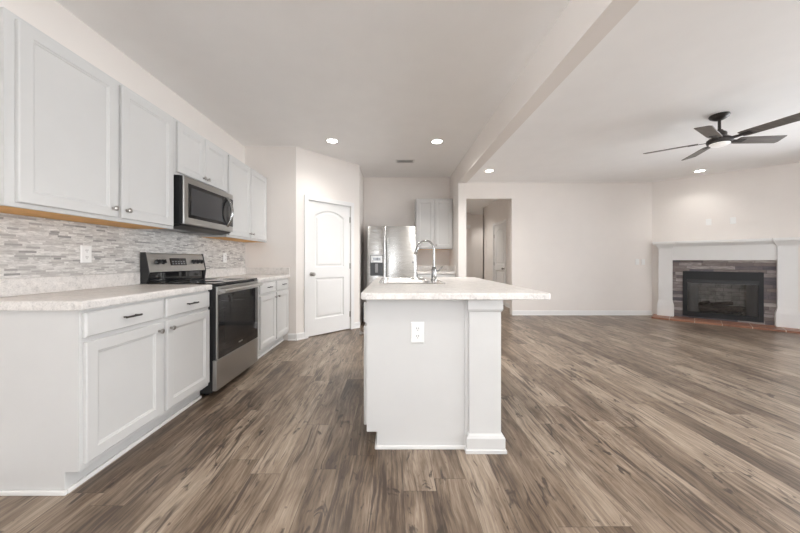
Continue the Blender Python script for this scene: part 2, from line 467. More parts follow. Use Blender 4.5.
def window(n, A, ang, w, z0, z1):
    r = structure('window_%d' % n, (A[0], A[1], 0), ang)
    f = .05; bm = B()
    for d in ((0, f, 0, .1, z0, z1), (w-f, w, 0, .1, z0, z1), (f, w-f, 0, .1, z0, z0+f), (f, w-f, 0, .1, z1-f, z1), (w/2-.02, w/2+.02, .02, .08, z0+f, z1-f)): box(bm, *d)
    for d in ((-.07, 0, -.015, 0, z0-.07, z1+.07), (w, w+.07, -.015, 0, z0-.07, z1+.07), (0, w, -.015, 0, z1, z1+.07), (0, w, -.015, 0, z0-.07, z0)): box(bm, *d)
    link('window_frame', bm, m_trim, r)
    bx('window_pane', m_pane, (f, w-f, .048, .052, z0+f, z1-f), r)
k = 1
for (a, b, c, d) in REAR_WIN: window(k, (b, YB), PI, b-a, c, d); k += 1
for (a, b, c, d) in RIGHT_WIN: window(k, (XR, b), -PI/2, b-a, c, d); k += 1
for (a, b, c, d) in LEFT_FILL_WIN: window(k, (XL, a), PI/2, b-a, c, d); k += 1

# ---- interior doors (two moulded panels, arched top panel)
def arch_loop(x0, x1, z0, z1, rise, y, d=0.0, n=12):
    x0 += d; x1 -= d; z0 += d; z1 -= d
    pts = [(x0, y, z0), (x1, y, z0)]
    for i in range(n+1):
        t = i/n; x = x1+(x0-x1)*t
        pts.append((x, y, z1 - rise + rise*(1-(2*t-1)**2) if rise else z1))
    return pts

def room_door(name, A, ang, s0, s1, h, knob_left=True):
    """A: wall origin; slab between s0 and s1 along the wall"""
    r = structure(name, (A[0], A[1], 0), ang)
    w = s1-s0; yf = .012
    bm = B()
    outer = [(s0+.004, yf, .012), (s1-.004, yf, .012), (s1-.004, yf, h-.006), (s0+.004, yf, h-.006)]
    px0, px1 = s0+.125, s1-.125
    specs = [(px0, px1, .25, .86, 0.0), (px0, px1, 1.02, h-.12, .085)]
    holes = [arch_loop(*sp, yf) for sp in specs]
    holed_face(bm, outer, holes)
    for sp in specs:
        loft(bm, [arch_loop(*sp, yf+y, d) for d, y in ((0, 0), (.010, .011), (.020, .013), (.026, .013), (.045, .004), (.052, .003))], True, False, True)
    loft(bm, [outer, [(x, yf+.035, z) for x, y, z in outer]], True, False, True)
    link('door_slab', bm, m_trim, r)
    c = .062; bm = B()
    for (a, b, z0, z1) in ((s0-c, s0, 0, h+c), (s1, s1+c, 0, h+c), (s0, s1, h, h+c)):
        box(bm, a, b, -.016, -.0005, z0, z1)
    # jambs inside the opening
    box(bm, s0-.0005, s0+.003, -.0005, .09, 0, h); box(bm, s1-.003, s1+.0005, -.0005, .09, 0, h); box(bm, s0, s1, -.0005, .09, h-.004, h)
    link('door_casing', bm, m_trim, r, .004)
    kx = s0+.065 if knob_left else s1-.065; kz = .92
    bm = B(); lathe(bm, [(0, .012), (.030, .012), (.030, .004), (.012, 0), (.010, -.026), (.022, -.034), (.029, -.046), (.027, -.058), (.014, -.066), (0, -.067)], 20, (kx, 0, kz), 'Y')
    link('door_knob', bm, m_nickel, r, smooth=True)
    for z in (.25, 1.03, 1.78):
        hx = s1-.001 if knob_left else s0+.001
        bm = B(); tube(bm, [(hx, .002, z-.045), (hx, .002, z+.045)], .008, 10); box(bm, hx-.014, hx+.002, .004, .013, z-.045, z+.045)
        link('door_hinge', bm, m_nickel, r)
    return r
room_door('door_1', PA, pang, D0, D1, DH, True)
room_door('door_2', (HX, HY), -PI/2, 1.0, 1.82, 2.06, False)
# closet interior behind the pantry door stays dark
# ================================================================== kitchen cabinets on the left wall
def knob(x, z, y, parent, mtx=None):
    bm = B(); lathe(bm, [(0, 0), (.008, 0), (.006, -.012), (.010, -.017), (.0155, -.022), (.0155, -.027), (.010, -.031), (0, -.032)], 16, (x, y, z), 'Y')
    return link('knob', bm, m_nickel, parent, smooth=True, mtx=mtx)

def pull(x, z, y, parent, w=.10, mtx=None):
    bm = B()
    tube(bm, [(x-w/2, y-.026, z), (x+w/2, y-.026, z)], .0055, 10)
    for s in (-1, 1): tube(bm, [(x+s*w*.36, y, z), (x+s*w*.36, y-.026, z)], .0045, 8)
    return link('drawer_pull', bm, m_bronze, parent, smooth=True, mtx=mtx)

UD, UZ0, UZ1 = .307, 1.372, 2.274
def wall_cabinet(label, y0, w, doors, z0=UZ0, z1=UZ1, loc=None, rz=PI/2, knobs=None, kz=.075, depth=UD):
    """doors: list of (x0,x1); knobs: list of x"""
    r = thing('wall_cabinet', label, 'cabinet', loc or (XL, y0, z0), rz)
    h = z1-z0
    bm = B(); box(bm, 0, w, -depth, 0, .022, h)
    box(bm, 0, w, -depth, -depth+.019, 0, .022); box(bm, 0, .016, -depth+.019, 0, 0, .022); box(bm, w-.016, w, -depth+.019, 0, 0, .022)
    link('cabinet_body', bm, m_cab, r, .0015)
    bx('underside', m_wood, (.016, w-.016, -depth+.0195, -.001, .001, .0215), r)
    for (a, b), kx in zip(doors, knobs):
        bm = B(); panel_front(bm, a, b, .022, h-.022, -depth-.0005)
        d = link('door', bm, m_cab, r)
        knob(kx, kz, -depth-.0205, d)
    return r
wall_cabinet('wide white double-door wall cabinet nearest the camera, left of the microwave', 1.364, 1.054,
             [(.040, .545), (.573, 1.032)], knobs=[.510, .606])
wall_cabinet('short white double-door cabinet directly above the microwave', 2.421, .765, [(.022, .372), (.378, .742)], z0=1.82, loc=(XL, 2.421, 1.82), knobs=[.345, .405], kz=.058)
wall_cabinet('white double-door wall cabinet right of the microwave, against the pantry wall', 3.189, 1.018, [(.020, .500), (.514, .975)], knobs=[.470, .545])

BZT = .882                      # top of base cabinet boxes
CT = .926                       # counter top
BD = .573
def base_cabinet(label, w, cols, loc, rz, depth=BD, end_left=True, name='base_cabinet'):
    """cols: list of (x0,x1,knob_side)"""
    r = thing(name, label, 'cabinet', loc, rz)
    bm = B(); prism_x(bm, [(-depth, .105), (-depth, BZT), (-.0005, BZT), (-.0005, 0), (-depth+.068, 0), (-depth+.068, .105)], 0, w)
    link('cabinet_body', bm, m_cab, r, .0015)
    bx('toe_kick', m_trim, (0, w, -depth+.052, -depth+.0675, 0, .022), r, .004)
    for (a, b, ks) in cols:
        bm = B(); slab_front(bm, a, b, .745, .868, -depth-.0005)
        d = link('drawer', bm, m_cab, r)
        pull((a+b)/2, .808, -depth-.0205, d)
        bm = B(); panel_front(bm, a+.004, b-.002, .135, .722, -depth-.0005)
        d = link('door', bm, m_cab, r)
        knob(b-.034 if ks > 0 else a+.034, .672, -depth-.0205, d)
    return r
r = base_cabinet('white base cabinet with two drawers, nearest the camera, left of the oven', 1.005, [(.012, .498, 1), (.530, .995, -1)], (XL, 1.437, 0), PI/2)
bx('end_shoe', m_trim, (-.012, -.0005, -BD+.055, -.002, 0, .022), r, .004)
base_cabinet('white base cabinet between the oven and the pantry wall', 1.0, [(.095, .530, 1), (.560, .985, -1)], (XL, 3.207, 0), PI/2, depth=BD+.028)

def counter(label, w, loc, rz, depth, left_over=0.0, side=False, side_len=None):
    r = thing('countertop', label, 'countertop', loc, rz)
    bm = B()
    z0, z1 = BZT+.0005, CT
    prof = [(0, z0), (-depth, z0), (-depth, z0), (-depth-.004, z0+.006), (-depth-.004, z1-.008), (-depth+.002, z1-.001), (-depth+.008, z1), (0, z1)]
    prism_x(bm, prof, -left_over, w)
    link('slab', bm, m_lam, r, .002)
    bx('backsplash_strip', m_lam, (-left_over, w, -.020, -.0005, CT+.0003, 1.022), r, .003)
    if side: bx('side_splash', m_lam, (w-.020, w, -depth, -.0205, CT+.0003, 1.022), r, .003)
    return r
counter('grey speckled laminate countertop on the base cabinet nearest the camera', 1.006, (XL, 1.437, 0), PI/2, BD+.028, .016)
counter('grey speckled laminate countertop in the corner right of the oven', 1.0, (XL, 3.207, 0), PI/2, BD+.056, 0, True)

# mosaic tile on the wall between worktop and wall cabinets
bm = B(); box(bm, 0, 2.63, -.008, 0, 1.0225, 1.3715); box(bm, 1.02, 1.76, -.008, 0, .90, 1.0225); box(bm, 1.02, 1.76, -.008, 0, 1.3715, 1.45)
o = link('trim_1', bm, m_mosaic); o.location = (XL, 1.572, 0); o.rotation_euler = (0, 0, PI/2); o['kind'] = 'structure'
o['label'] = 'grey and white stone strip mosaic backsplash'

# ------------------------------------------------------------------ range
def make_range():
    r = thing('range', 'stainless steel freestanding electric range with black oven door', 'oven', (XL, 2.447, 0), PI/2)
    w = .754; d = .60; bz = .915
    bx('range_body', m_black, [(0, w, -d, -.012, .035, bz), (.05, .08, -d+.06, -d+.1, 0, .04), (w-.08, w-.05, -d+.06, -d+.1, 0, .04), (.05, .08, -.12, -.08, 0, .04), (w-.08, w-.05, -.12, -.08, 0, .04)], r, .002)
    bm = B(); box(bm, .001, w-.001, -d-.030, -.07, bz+.0005, .934)
    ck = link('cooktop', bm, m_blackglass, r, .005)
    for (x, y, rad) in ((.2, -.47, .105), (.56, -.47, .085), (.2, -.2, .08), (.56, -.2, .1)):
        bm = B()
        lathe(bm, [(rad-.003, .9341), (rad-.003, .9346), (rad, .9346), (rad, .9341)], 40, (x, y, 0))
        link('burner_ring', bm, m_grey, ck)
    # rear console: stainless slanted panel over a black recess
    bm = B(); prism_x(bm, [(-.015, 1.02), (-.082, 1.02), (-.050, 1.178), (-.035, 1.185), (-.015, 1.185)], .012, w-.012)
    con = link('console', bm, m_steel, r, .004)
    bx('console_base', m_blackglass, (.010, w-.010, -.062, -.015, .9345, 1.0195), r, .003)
    for xa in (0, w-.0115):
        bm = B(); prism_x(bm, [(-.012, .93), (-.072, .93), (-.085, 1.02), (-.053, 1.188), (-.012, 1.188)], xa, xa+.0115)
        link('console_end', bm, m_black, r, .002)
    sl = math.atan2(.032, .158)           # slant of the console face
    R = Matrix.Rotation(-sl, 4, 'X')
    def onface(x, z):                       # point on the slanted face
        return Vector((x, -.082 + (z-1.02)*.032/.158, z))
    for x in (.115, .178, w-.178, w-.115, w-.055):
        p = onface(x, 1.108)
        bm = B(); lathe(bm, [(0, .002), (.022, .002), (.022, -.006), (.016, -.010), (.014, -.024), (0, -.025)], 18, (0, 0, 0), 'Y'); box(bm, -.004, .004, -.030, -.02, -.016, .016)
        link('knob', bm, m_black, con, mtx=Matrix.Translation(p) @ R, smooth=True)
    p = onface(w/2-.01, 1.108)
    bx('display', m_blackglass, (-.105, .105, -.004, .002, -.034, .034), con, .003, mtx=Matrix.Translation(p) @ R)
    bm = B()
    for i in range(5):
        for j in range(2): box(bm, -.085+i*.036, -.065+i*.036, -.0048, -.0042, -.024+j*.02, -.014+j*.02)
    link('display_button', bm, m_grey, con, mtx=Matrix.Translation(p) @ R)
    # oven door
    yf = -d-.040
    dr = bx('oven_door', m_steel, [(.003, w-.003, yf, yf+.0125, .305, .905)], r, .004)
    bx('door_liner', m_black, (.004, w-.004, yf+.013, -d-.0005, .307, .903), dr)
    bx('door_glass', m_blackglass, (.020, w-.020, yf-.003, yf+.004, .308, .838), dr, .002)
    bx('oven_window', m_greyglass, (.11, w-.11, yf-.0042, yf-.0025, .42, .755), dr, .001); dr.children[-1].data.materials[0] = m_ovenglass
    bx('badge', m_nickel, (w/2-.035, w/2+.035, yf-.0042, yf-.0025, .357, .370), dr, .001)
    bm = B()
    tube(bm, [(.03, yf-.045, .868), (w-.03, yf-.045, .868)], .0145, 14)
    for x in (.055, w-.055): box(bm, x-.016, x+.016, yf-.045, yf+.001, .858, .878)
    link('oven_handle', bm, m_steel, dr, smooth=True)
    bx('storage_drawer', m_steel, [(.003, w-.003, yf+.004, -d-.0005, .050, .300)], r, .005)
    return r
make_range()

# ------------------------------------------------------------------ microwave
def make_microwave():
    r = thing('microwave', 'stainless over-the-range microwave with bowed handle, under the short cabinet', 'microwave', (XL, 2.432, 1.388), PI/2)
    w = .752; h = .428; d = .345
    bx('microwave_body', m_blackmetal, (0, w, -d, -.009, .030, h), r, .002)
    bm = B(); prism_x(bm, [(-.01, .0295), (-.01, .006), (-.12, 0), (-.26, 0), (-.345, .018), (-.362, .0295)], .006, w-.006)
    vt = link('vent_underside', bm, m_blackmetal, r, .003)
    for xa in (.10, .44): bx('grease_filter', m_grey, (xa, xa+.22, -.22, -.08, -.003, -.0002), vt)
    dr = bx('door', m_steel, (.001, w-.001, -d-.035, -d-.0225, .032, h-.002), r, .005)
    bx('door_liner', m_black, (.002, w-.002, -d-.0222, -d-.0005, .034, h-.004), dr)
    bx('door_glass', m_blackglass, (.055, w-.006, -d-.0375, -d-.030, .088, h-.055), dr, .002)
    bx('oven_window', m_greyglass, (.090, .545, -d-.0388, -d-.037, .115, h-.085), dr, .001)
    bm = B(); zc = .225; pts = []; hh = .145
    for i in range(17):
        t = -1+2*i/16; pts.append((.632, -d-.038-.052*(1-t*t), zc+hh*t))
    tube(bm, pts, .013, 12, flat=1.2)
    link('handle', bm, m_chrome, dr, smooth=True)
    bx('badge', m_nickel, (w/2-.03, w/2+.03, -d-.0362, -d-.034, .052, .062), dr)
    return r
make_microwave()

# ------------------------------------------------------------------ electrical plates
def outlet(label, loc, rz, parent_group=None, kind='outlet', w=.072, h=.116, name='wall_outlet'):
    r = thing(name, label, 'outlet' if kind == 'outlet' else ('switch' if kind == 'switch' else 'wall plate'), loc, rz, parent_group)
    bm = B(); loft(bm, [rect_ring(-w/2, w/2, -h/2, h/2, 0, 0), rect_ring(-w/2, w/2, -h/2, h/2, 0, -.003), rect_ring(-w/2, w/2, -h/2, h/2, .005, -.006)])
    link('cover_plate', bm, m_plate, r)
    if kind == 'outlet':
        for dz in (-.0225, .0225):
            bm = B(); lathe(bm, [(0, -.0055), (.0165, -.0055), (.0165, -.008), (0, -.0081)], 18, (0, 0, dz), 'Y')
            s = link('socket', bm, m_plate, r)
            bx('slot', m_slot, [(-.0075, -.0045, -.0086, -.0078, dz-.001, dz+.008), (.0045, .0075, -.0086, -.0078, dz-.001, dz+.008), (-.0022, .0022, -.0086, -.0078, dz-.010, dz-.006)], s)
    elif kind == 'switch':
        bx('rocker', m_plate, (-.016, .016, -.0095, -.0055, -.033, .033), r, .002)
    elif kind == 'gfci':
        bx('socket', m_plate, (-.017, .017, -.0085, -.0055, -.034, .034), r, .001)
    else:
        for dz in (-.042, .042):
            bm = B(); lathe(bm, [(0, -.0055), (.004, -.0055), (.004, -.0072), (0, -.0075)], 10, (0, 0, dz), 'Y'); link('screw', bm, m_plate, r)
    return r
outlet('white outlet on the mosaic backsplash left of the oven', (XL+.0085, 2.02, 1.163), PI/2, kind='outlet')
outlet('white outlet on the mosaic backsplash right of the oven', (XL+.0085, 3.69, 1.155), PI/2, kind='outlet')

# ================================================================== refrigerator alcove
def make_fridge():
    x0, x1, yf, h = -.443, .405, 5.10, 1.705
    r = thing('refrigerator', 'stainless steel side-by-side refrigerator with ice dispenser in its left door', 'refrigerator', (x0, YA-.03, 0), 0)
    w = x1-x0; d = YA-.03-yf
    bx('refrigerator_body', m_grey, (0, w, -d+.085, 0, .012, h-.012), r, .004)
    bx('kick_grille', m_black, (.01, w-.01, -d+.09, -d+.1, .0, .075), r)
    sp = .325
    def dome(a, b):
        bm = B(); n = 10; ring0 = []; rings = []
        for i in range(n+1):
            t = i/n; x = a+(b-a)*t; y = -d - .007*(1-(2*t-1)**2) + .002
            rings.append([(x, -d+.080, .08), (x, y, .08), (x, y, h), (x, -d+.080, h)])
        loft(bm, rings); return bm
    for nm, a, b, hx in (('left', .002, sp-.003, sp-.030), ('right', sp+.003, w-.002, sp+.030)):
        dr = link('door', dome(a, b), m_fridge, r, .008, smooth=False)
        for p in dr.data.polygons: p.use_smooth = abs(p.normal.y) > .5
        bm = B(); tube(bm, [(hx, -d-.050, .50), (hx, -d-.050, 1.52)], .011, 12)
        for z in (.54, 1.48): tube(bm, [(hx, -d+.0, z), (hx, -d-.050, z)], .009, 10)
        link('handle', bm, m_fridge, dr, smooth=True)
        if nm == 'left':
            dp = bx('dispenser', m_black, (.055, .275, -d-.013, -d+.01, .86, 1.215), dr, .004)
            bx('dispenser_panel', m_steel, (.065, .265, -d-.017, -d-.012, 1.085, 1.205), dp, .003)
            bx('dispenser_display', m_blackglass, (.10, .23, -d-.0185, -d-.0165, 1.12, 1.17), dp)
            bm = B(); prism_x(bm, [(-d-.014, 1.07), (-d-.022, 1.05), (-d-.020, .93), (-d-.013, .91)], .14, .19); link('dispenser_paddle', bm, m_grey, dp, .003)
        else:
            bm = B(); lathe(bm, [(0, -d-.004), (.016, -d-.004), (.016, -d-.010), (.0, -d-.011)], 18, (w-.065, 0, 1.09), 'Y')
            link('badge', bm, m_grey, dr)
    return r
make_fridge()
CX0 = .418
wall_cabinet('white double-door wall cabinet right of the refrigerator', 0, BX0-.006-CX0, [(.012, .328), (.334, .656)], z0=1.325, z1=2.245, loc=(CX0, YA, 1.325), rz=0, knobs=[.300, .362], depth=.32)
base_cabinet('white base cabinet right of the refrigerator, behind the island', BX0-.006-CX0, [(.012, .328, 1), (.334, .656, -1)], (CX0, YA, 0), 0, depth=.56)
counter('small grey countertop right of the refrigerator, behind the island', BX0-.006-CX0, (CX0, YA, 0), 0, .585, 0, True)

# ================================================================== island
IX0, IX1, IY0, IY1 = -.157, .447, 1.787, 3.28
ITOP = .893
def make_island():
    r = thing('kitchen_island', 'white kitchen island cabinet with square column at its end', 'kitchen island', (IX0, IY0, 0), 0)
    w = IX1-IX0; L = IY1-IY0
    T = Matrix.Identity(4)
    # cabinet box with toe recess on the left (working) side
    bm = B(); box(bm, 0, .018, .012, L, .105, ITOP); box(bm, w-.018, w, .012, L, .0, ITOP); box(bm, .018, w-.018, .012, .03, .123, ITOP); box(bm, .018, w-.018, L-.018, L, .0, ITOP)
    box(bm, .018, w-.018, .012, L-.018, .105, .123); box(bm, .062, .08, .012, L-.018, 0, .105); box(bm, .018, w-.018, .03, .5, ITOP-.018, ITOP)
    link('cabinet_body', bm, m_cab, r)
    bm = B(); prism(bm, [(0, .1), (.062, .1), (.062, 0), (w, 0), (w, ITOP), (0, ITOP)], 0, .0115)
    link('end_panel', bm, m_cab, r, .001)
    bx('shoe_moulding', m_trim, [(.050, w, -.012, -.0005, 0, .022), (.049, .0615, -.012, L, 0, .022)], r, .004)
    bx('corner_strip', m_cab, [(w-.022, w+.001, -.008, -.0005, .0225, ITOP)], r, .002)
    # doors on the left face, built in a frame that looks along +x
    F = Matrix.Translation((0, L, 0)) @ Matrix.Rotation(-PI/2, 4, 'Z')
    n = 3; dw = (L-.04)/n
    for i in range(n):
        a, b = .015+i*dw+.006, .015+(i+1)*dw-.006
        bm = B(); slab_front(bm, a, b, .745, .868, -.0005); d = link('drawer', bm, m_cab, r, mtx=F)
        pull((a+b)/2, .808, -.0205, d, mtx=F)
        bm = B(); panel_front(bm, a, b, .125, .722, -.0005); d = link('door', bm, m_cab, r, mtx=F)
        knob(b-.034 if i % 2 == 0 else a+.034, .672, -.0205, d, mtx=F)
    # square columns carrying the overhang
    def column(yc):
        cx = .541-IX0; c = B(); s = .0935
        box(c, cx-s, cx+s, yc-s, yc+s, .10, ITOP-.07)
        o = link('column', c, m_cab, r, .002)
        def sq(h, z): return [(cx-h, yc-h, z), (cx+h, yc-h, z), (cx+h, yc+h, z), (cx-h, yc+h, z)]
        bm = B(); loft(bm, [sq(.119, 0), sq(.119, .018), sq(.112, .022), sq(.112, .085), sq(.104, .098), sq(s+.0005, .104)]); link('column_base', bm, m_cab, o)
        bm = B(); loft(bm, [sq(s+.0005, ITOP-.074), sq(.099, ITOP-.068), sq(.103, ITOP-.058), sq(.103, ITOP)]); link('column_capital', bm, m_cab, o)
    column(.067); column(L-.10)
    return r
make_island()
ICX0, ICX1, ICY0, ICY1, ICT = -.187, .915, 1.720, 3.38, .932
SX0, SX1, SY0, SY1 = -.125, .435, 2.42, 3.24           # sink rim
def make_island_top():
    bm = B(); z0, z1 = ITOP+.0005, ICT
    def rr(d, z, rad=.03, n=5):
        pts = []
        for (cx, cy, a0) in ((ICX1-rad, ICY1-rad, 0), (ICX0+rad, ICY1-rad, 90), (ICX0+rad, ICY0+rad, 180), (ICX1-rad, ICY0+rad, 270)):
            for i in range(n+1):
                a = math.radians(a0+90*i/n); pts.append((cx+(rad-d)*math.cos(a), cy+(rad-d)*math.sin(a), z))
        return pts
    hole = [(SX0+.02, SY0+.02), (SX1-.02, SY0+.02), (SX1-.02, SY1-.02), (SX0+.02, SY1-.02)]
    holed_face(bm, rr(.006, z1), [[(x, y, z1) for x, y in hole]])
    holed_face(bm, rr(.004, z0), [[(x, y, z0) for x, y in hole]])
    loft(bm, [rr(.004, z0), rr(0, z0+.004), rr(0, z1-.006), rr(.002, z1-.002), rr(.006, z1)], True, False, False)
    loft(bm, [[(x, y, z0) for x, y in hole], [(x, y, z1) for x, y in hole]], True, False, False)
    o = link('countertop', bm, m_lam)
    tag(o, 'large grey speckled laminate countertop on the island', 'countertop')
make_island_top()

def make_sink():
    r = thing('sink', 'stainless steel drop-in double-bowl sink in the island countertop', 'sink', ((SX0+SX1)/2, (SY0+SY1)/2, ICT), 0)
    hx, hy = (SX1-SX0)/2, (SY1-SY0)/2
    def rr(x0, x1, y0, y1, z, rad=.05, n=5):
        pts = []
        for (cx, cy, a0) in ((x1-rad, y1-rad, 0), (x0+rad, y1-rad, 90), (x0+rad, y0+rad, 180), (x1-rad, y0+rad, 270)):
            for i in range(n+1):
                a = math.radians(a0+90*i/n); pts.append((cx+rad*math.cos(a), cy+rad*math.sin(a), z))
        return pts
    bm = B()
    b1 = (-hx+.03, hx-.115, -hy+.03, -.018); b2 = (-hx+.03, hx-.115, .018, hy-.03)
    holed_face(bm, rr(-hx+.006, hx-.006, -hy+.006, hy-.006, .006), [rr(*b1, .006), rr(*b2, .006)])
    loft(bm, [rr(-hx, hx, -hy, hy, .0005), rr(-hx+.006, hx-.006, -hy+.006, hy-.006, .006)], True, False, False)
    link('rim', bm, m_sink, r, smooth=True)
    for b in (b1, b2):
        bm = B()
        loft(bm, [rr(*b, .006), rr(b[0]+.004, b[1]-.004, b[2]+.004, b[3]-.004, 0), rr(b[0]+.012, b[1]-.012, b[2]+.012, b[3]-.012, -.17), rr(b[0]+.03, b[1]-.03, b[2]+.03, b[3]-.03, -.185)], True, False, True)
        bw = link('bowl', bm, m_sink, r, smooth=True)
        bm = B(); lathe(bm, [(0, -.184), (.045, -.184), (.043, -.181), (.030, -.183), (0, -.1835)], 20, ((b[0]+b[1])/2, (b[2]+b[3])/2, 0)); link('drain', bm, m_chrome, bw)
    return r
make_sink()

def make_faucet():
    fx, fy, fz = .385, 2.83, ICT+.0065
    r = thing('faucet', 'chrome gooseneck pull-down kitchen faucet beside the sink', 'faucet', (fx, fy, fz), 0)
    bm = B(); lathe(bm, [(0, 0), (.031, 0), (.031, .006), (.026, .012), (.024, .060), (.024, .105), (.019, .118), (.0125, .124), (0, .1241)], 24); link('faucet_body', bm, m_chrome, r, smooth=True)
    pts = [(0, 0, .115), (0, 0, .2), (0, 0, .29)]
    R = .077
    for i in range(1, 15):
        a = PI*i/14*.93; pts.append((-R+R*math.cos(a), 0, .29+R*math.sin(a)))
    bm = B(); tube(bm, pts, .0100, 14); link('spout', bm, m_chrome, r, smooth=True)
    e = Vector(pts[-1]); dvec = (Vector(pts[-1])-Vector(pts[-2])).normalized()
    bm = B(); tube(bm, [e, e+dvec*.02, e+dvec*.07, e+dvec*.075], [.013, .0155, .0165, .013], 14); link('spray_head', bm, m_chrome, r, smooth=True)
    bm = B(); tube(bm, [(.02, -.004, .082), (.045, -.006, .088), (.085, -.01, .125)], [.011, .009, .006], 12); link('lever', bm, m_chrome, r, smooth=True)
    return r
make_faucet()
outlet('white outlet on the near end panel of the island', (.146, IY0-.0005, .692), 0, kind='outlet', w=.08, h=.125)

# ================================================================== fireplace on the angled wall
def make_fireplace():
    r = thing('fireplace', 'white mantel fireplace with dark stone surround in the angled corner wall', 'fireplace', (FC[0], FC[1], 0), -PI/4)
    X0, X1 = .105, 1.785; cw = .205
    HZ = .030
    bm = B(); prism_poly = [(.02, 0), (X0-.07, -.42), (X1+.05, -.42), (X1+.09, 0)]
    loft(bm, [[(x, y, 0) for x, y in [(.025, -.003), (.025, -.47), (X1+.055, -.47), (X1+.055, -.003)]], [(x, y, HZ) for x, y in [(.025, -.003), (.025, -.47), (X1+.055, -.47), (X1+.055, -.003)]]])
    link('hearth', bm, m_terra, r, .003)
    # stone surround round the firebox opening
    s0, s1, zt = X0+cw-.01, X1-cw+.01, 1.15
    bm = B(); box(bm, s0, FB0, -.03, -.0005, HZ, zt); box(bm, FB1, s1, -.03, -.0005, HZ, zt); box(bm, FB0, FB1, -.03, -.0005, FBZ1, zt); box(bm, FB0, FB1, -.03, -.0005, HZ, FBZ0-.031)
    link('stone_surround', bm, m_ledger, r)
    # pilasters
    for a in (X0, X1-cw):
        b = a+cw
        def rg(d, f, z): return [(a-d, -f-d, z), (b+d, -f-d, z), (b+d, -.0008, z), (a-d, -.0008, z)]
        bm = B(); loft(bm, [rg(0, .115, .335), rg(0, .115, 1.355)]); p = link('pilaster', bm, m_trim, r, .002)
        bm = B(); loft(bm, [rg(.020, .115, HZ+.0003), rg(.020, .115, .235), rg(.016, .115, .262), rg(.007, .115, .30), rg(.0005, .115, .336)]); link('pilaster_base', bm, m_trim, p)
        bm = B(); loft(bm, [rg(.0005, .115, 1.354), rg(.006, .115, 1.358), rg(.008, .115, 1.375), rg(.022, .115, 1.395), rg(.040, .115, 1.425), rg(.044, .115, 1.4395)]); link('pilaster_capital', bm, m_trim, p)
    bx('frieze', m_trim, (X0+cw, X1-cw, -.085, -.0008, 1.125, 1.385), r, .003)
    bm = B(); prism_x(bm, [(-.0008, 1.3855), (-.088, 1.3855), (-.095, 1.40), (-.118, 1.42), (-.125, 1.4395), (-.0008, 1.4395)], X0+cw, X1-cw); link('crown_moulding', bm, m_trim, r)
    # breakfront shelf, deeper over the pilasters
    f0, f1 = .20, .165
    poly = [(X0-.085, -.0008), (X0-.085, -f0), (X0+cw+.06, -f0), (X0+cw+.06, -f1), (X1-cw-.06, -f1), (X1-cw-.06, -f0), (X1+.085, -f0), (X1+.085, -.0008)]
    bm = B(); loft(bm, [[(x, y, 1.44) for x, y in poly], [(x, y, 1.49) for x, y in poly]]); link('mantel_shelf', bm, m_trim, r, .006)
    # firebox
    d = .40; sp = .13
    bm = B()
    A0, A1, z0, z1 = FB0, FB1, FBZ0-.03, FBZ1
    pl_ = [(A0, -.028), (A0+sp, d), (A1-sp, d), (A1, -.028)]
    for (p, q) in zip(pl_, pl_[1:]):
        loft(bm, [[(p[0], p[1], z0), (q[0], q[1], z0), (q[0], q[1], z1), (p[0], p[1], z1)]], True, False, True)
    bm.faces.new([bm.verts.new((x, y, z0)) for x, y in pl_]); bm.faces.new([bm.verts.new((x, y, z1)) for x, y in pl_])
    fb = link('firebox', bm, m_fire, r); so = fb.modifiers.new('solid', 'SOLIDIFY'); so.thickness = .004
    # black steel surround face
    g0, g1, h0, h1 = .455, 1.445, .062, .915
    i0, i1, k0, k1 = FB0+.005, FB1-.005, .135, .765
    bm = B(); yy = -.052
    box(bm, g0, i0, yy, -.0305, h0, h1); box(bm, i1, g1, yy, -.0305, h0, h1); box(bm, i0, i1, yy, -.0305, k1, h1); box(bm, i0, i1, yy, -.0305, h0, k0)
    fr = link('firebox_surround', bm, m_blackmetal, r, .004)
    bx('hood_strip', m_black, (i0, i1, yy+.006, yy+.012, .70, k1), fr)
    bx('glass_door', m_firepane, [(i0+.002, (i0+i1)/2-.002, yy+.014, yy+.018, k0+.002, .70), ((i0+i1)/2+.002, i1-.002, yy+.014, yy+.018, k0+.002, .70)], fr)
    bx('glass_frame', m_blackmetal, [(i0, i1, yy+.008, yy+.022, k0-.002, k0+.016), (i0, i0+.012, yy+.008, yy+.022, k0, .70), (i1-.012, i1, yy+.008, yy+.022, k0, .70)], fr, .002)
    # spark screen curtains gathered at both sides
    for (a, b) in ((i0+.004, i0+.16), (i1-.14, i1-.004)):
        bm = B(); n = 48; rows = []
        for z in (k0+.01, .70):
            rows.append([(a+(b-a)*i/n, .005+.011*math.sin(i*1.25), z) for i in range(n+1)])
        loft(bm, rows, False); link('spark_screen', bm, m_screen, fr, smooth=True)
    return r
make_fireplace()
FM = Matrix.Translation((FC[0], FC[1], 0)) @ Matrix.Rotation(-PI/4, 4, 'Z')
gz = FBZ0-.028
bm = B()
for i in range(6): tube(bm, [(.72+i*.092, .02, gz+.10), (.72+i*.092, .04, gz+.065), (.72+i*.092, .30, gz+.065)], .008, 8)
for y in (.06, .27): tube(bm, [(.68, y, gz+.055), (1.22, y, gz+.055)], .009, 8)
for x in (.70, 1.20):
    for y in (.06, .27): tube(bm, [(x, y, gz+.002), (x, y, gz+.055)], .009, 8)
o = link('fire_grate', bm, m_iron); o.matrix_world = FM
tag(o, 'black iron grate standing in the firebox under the logs', 'grate')
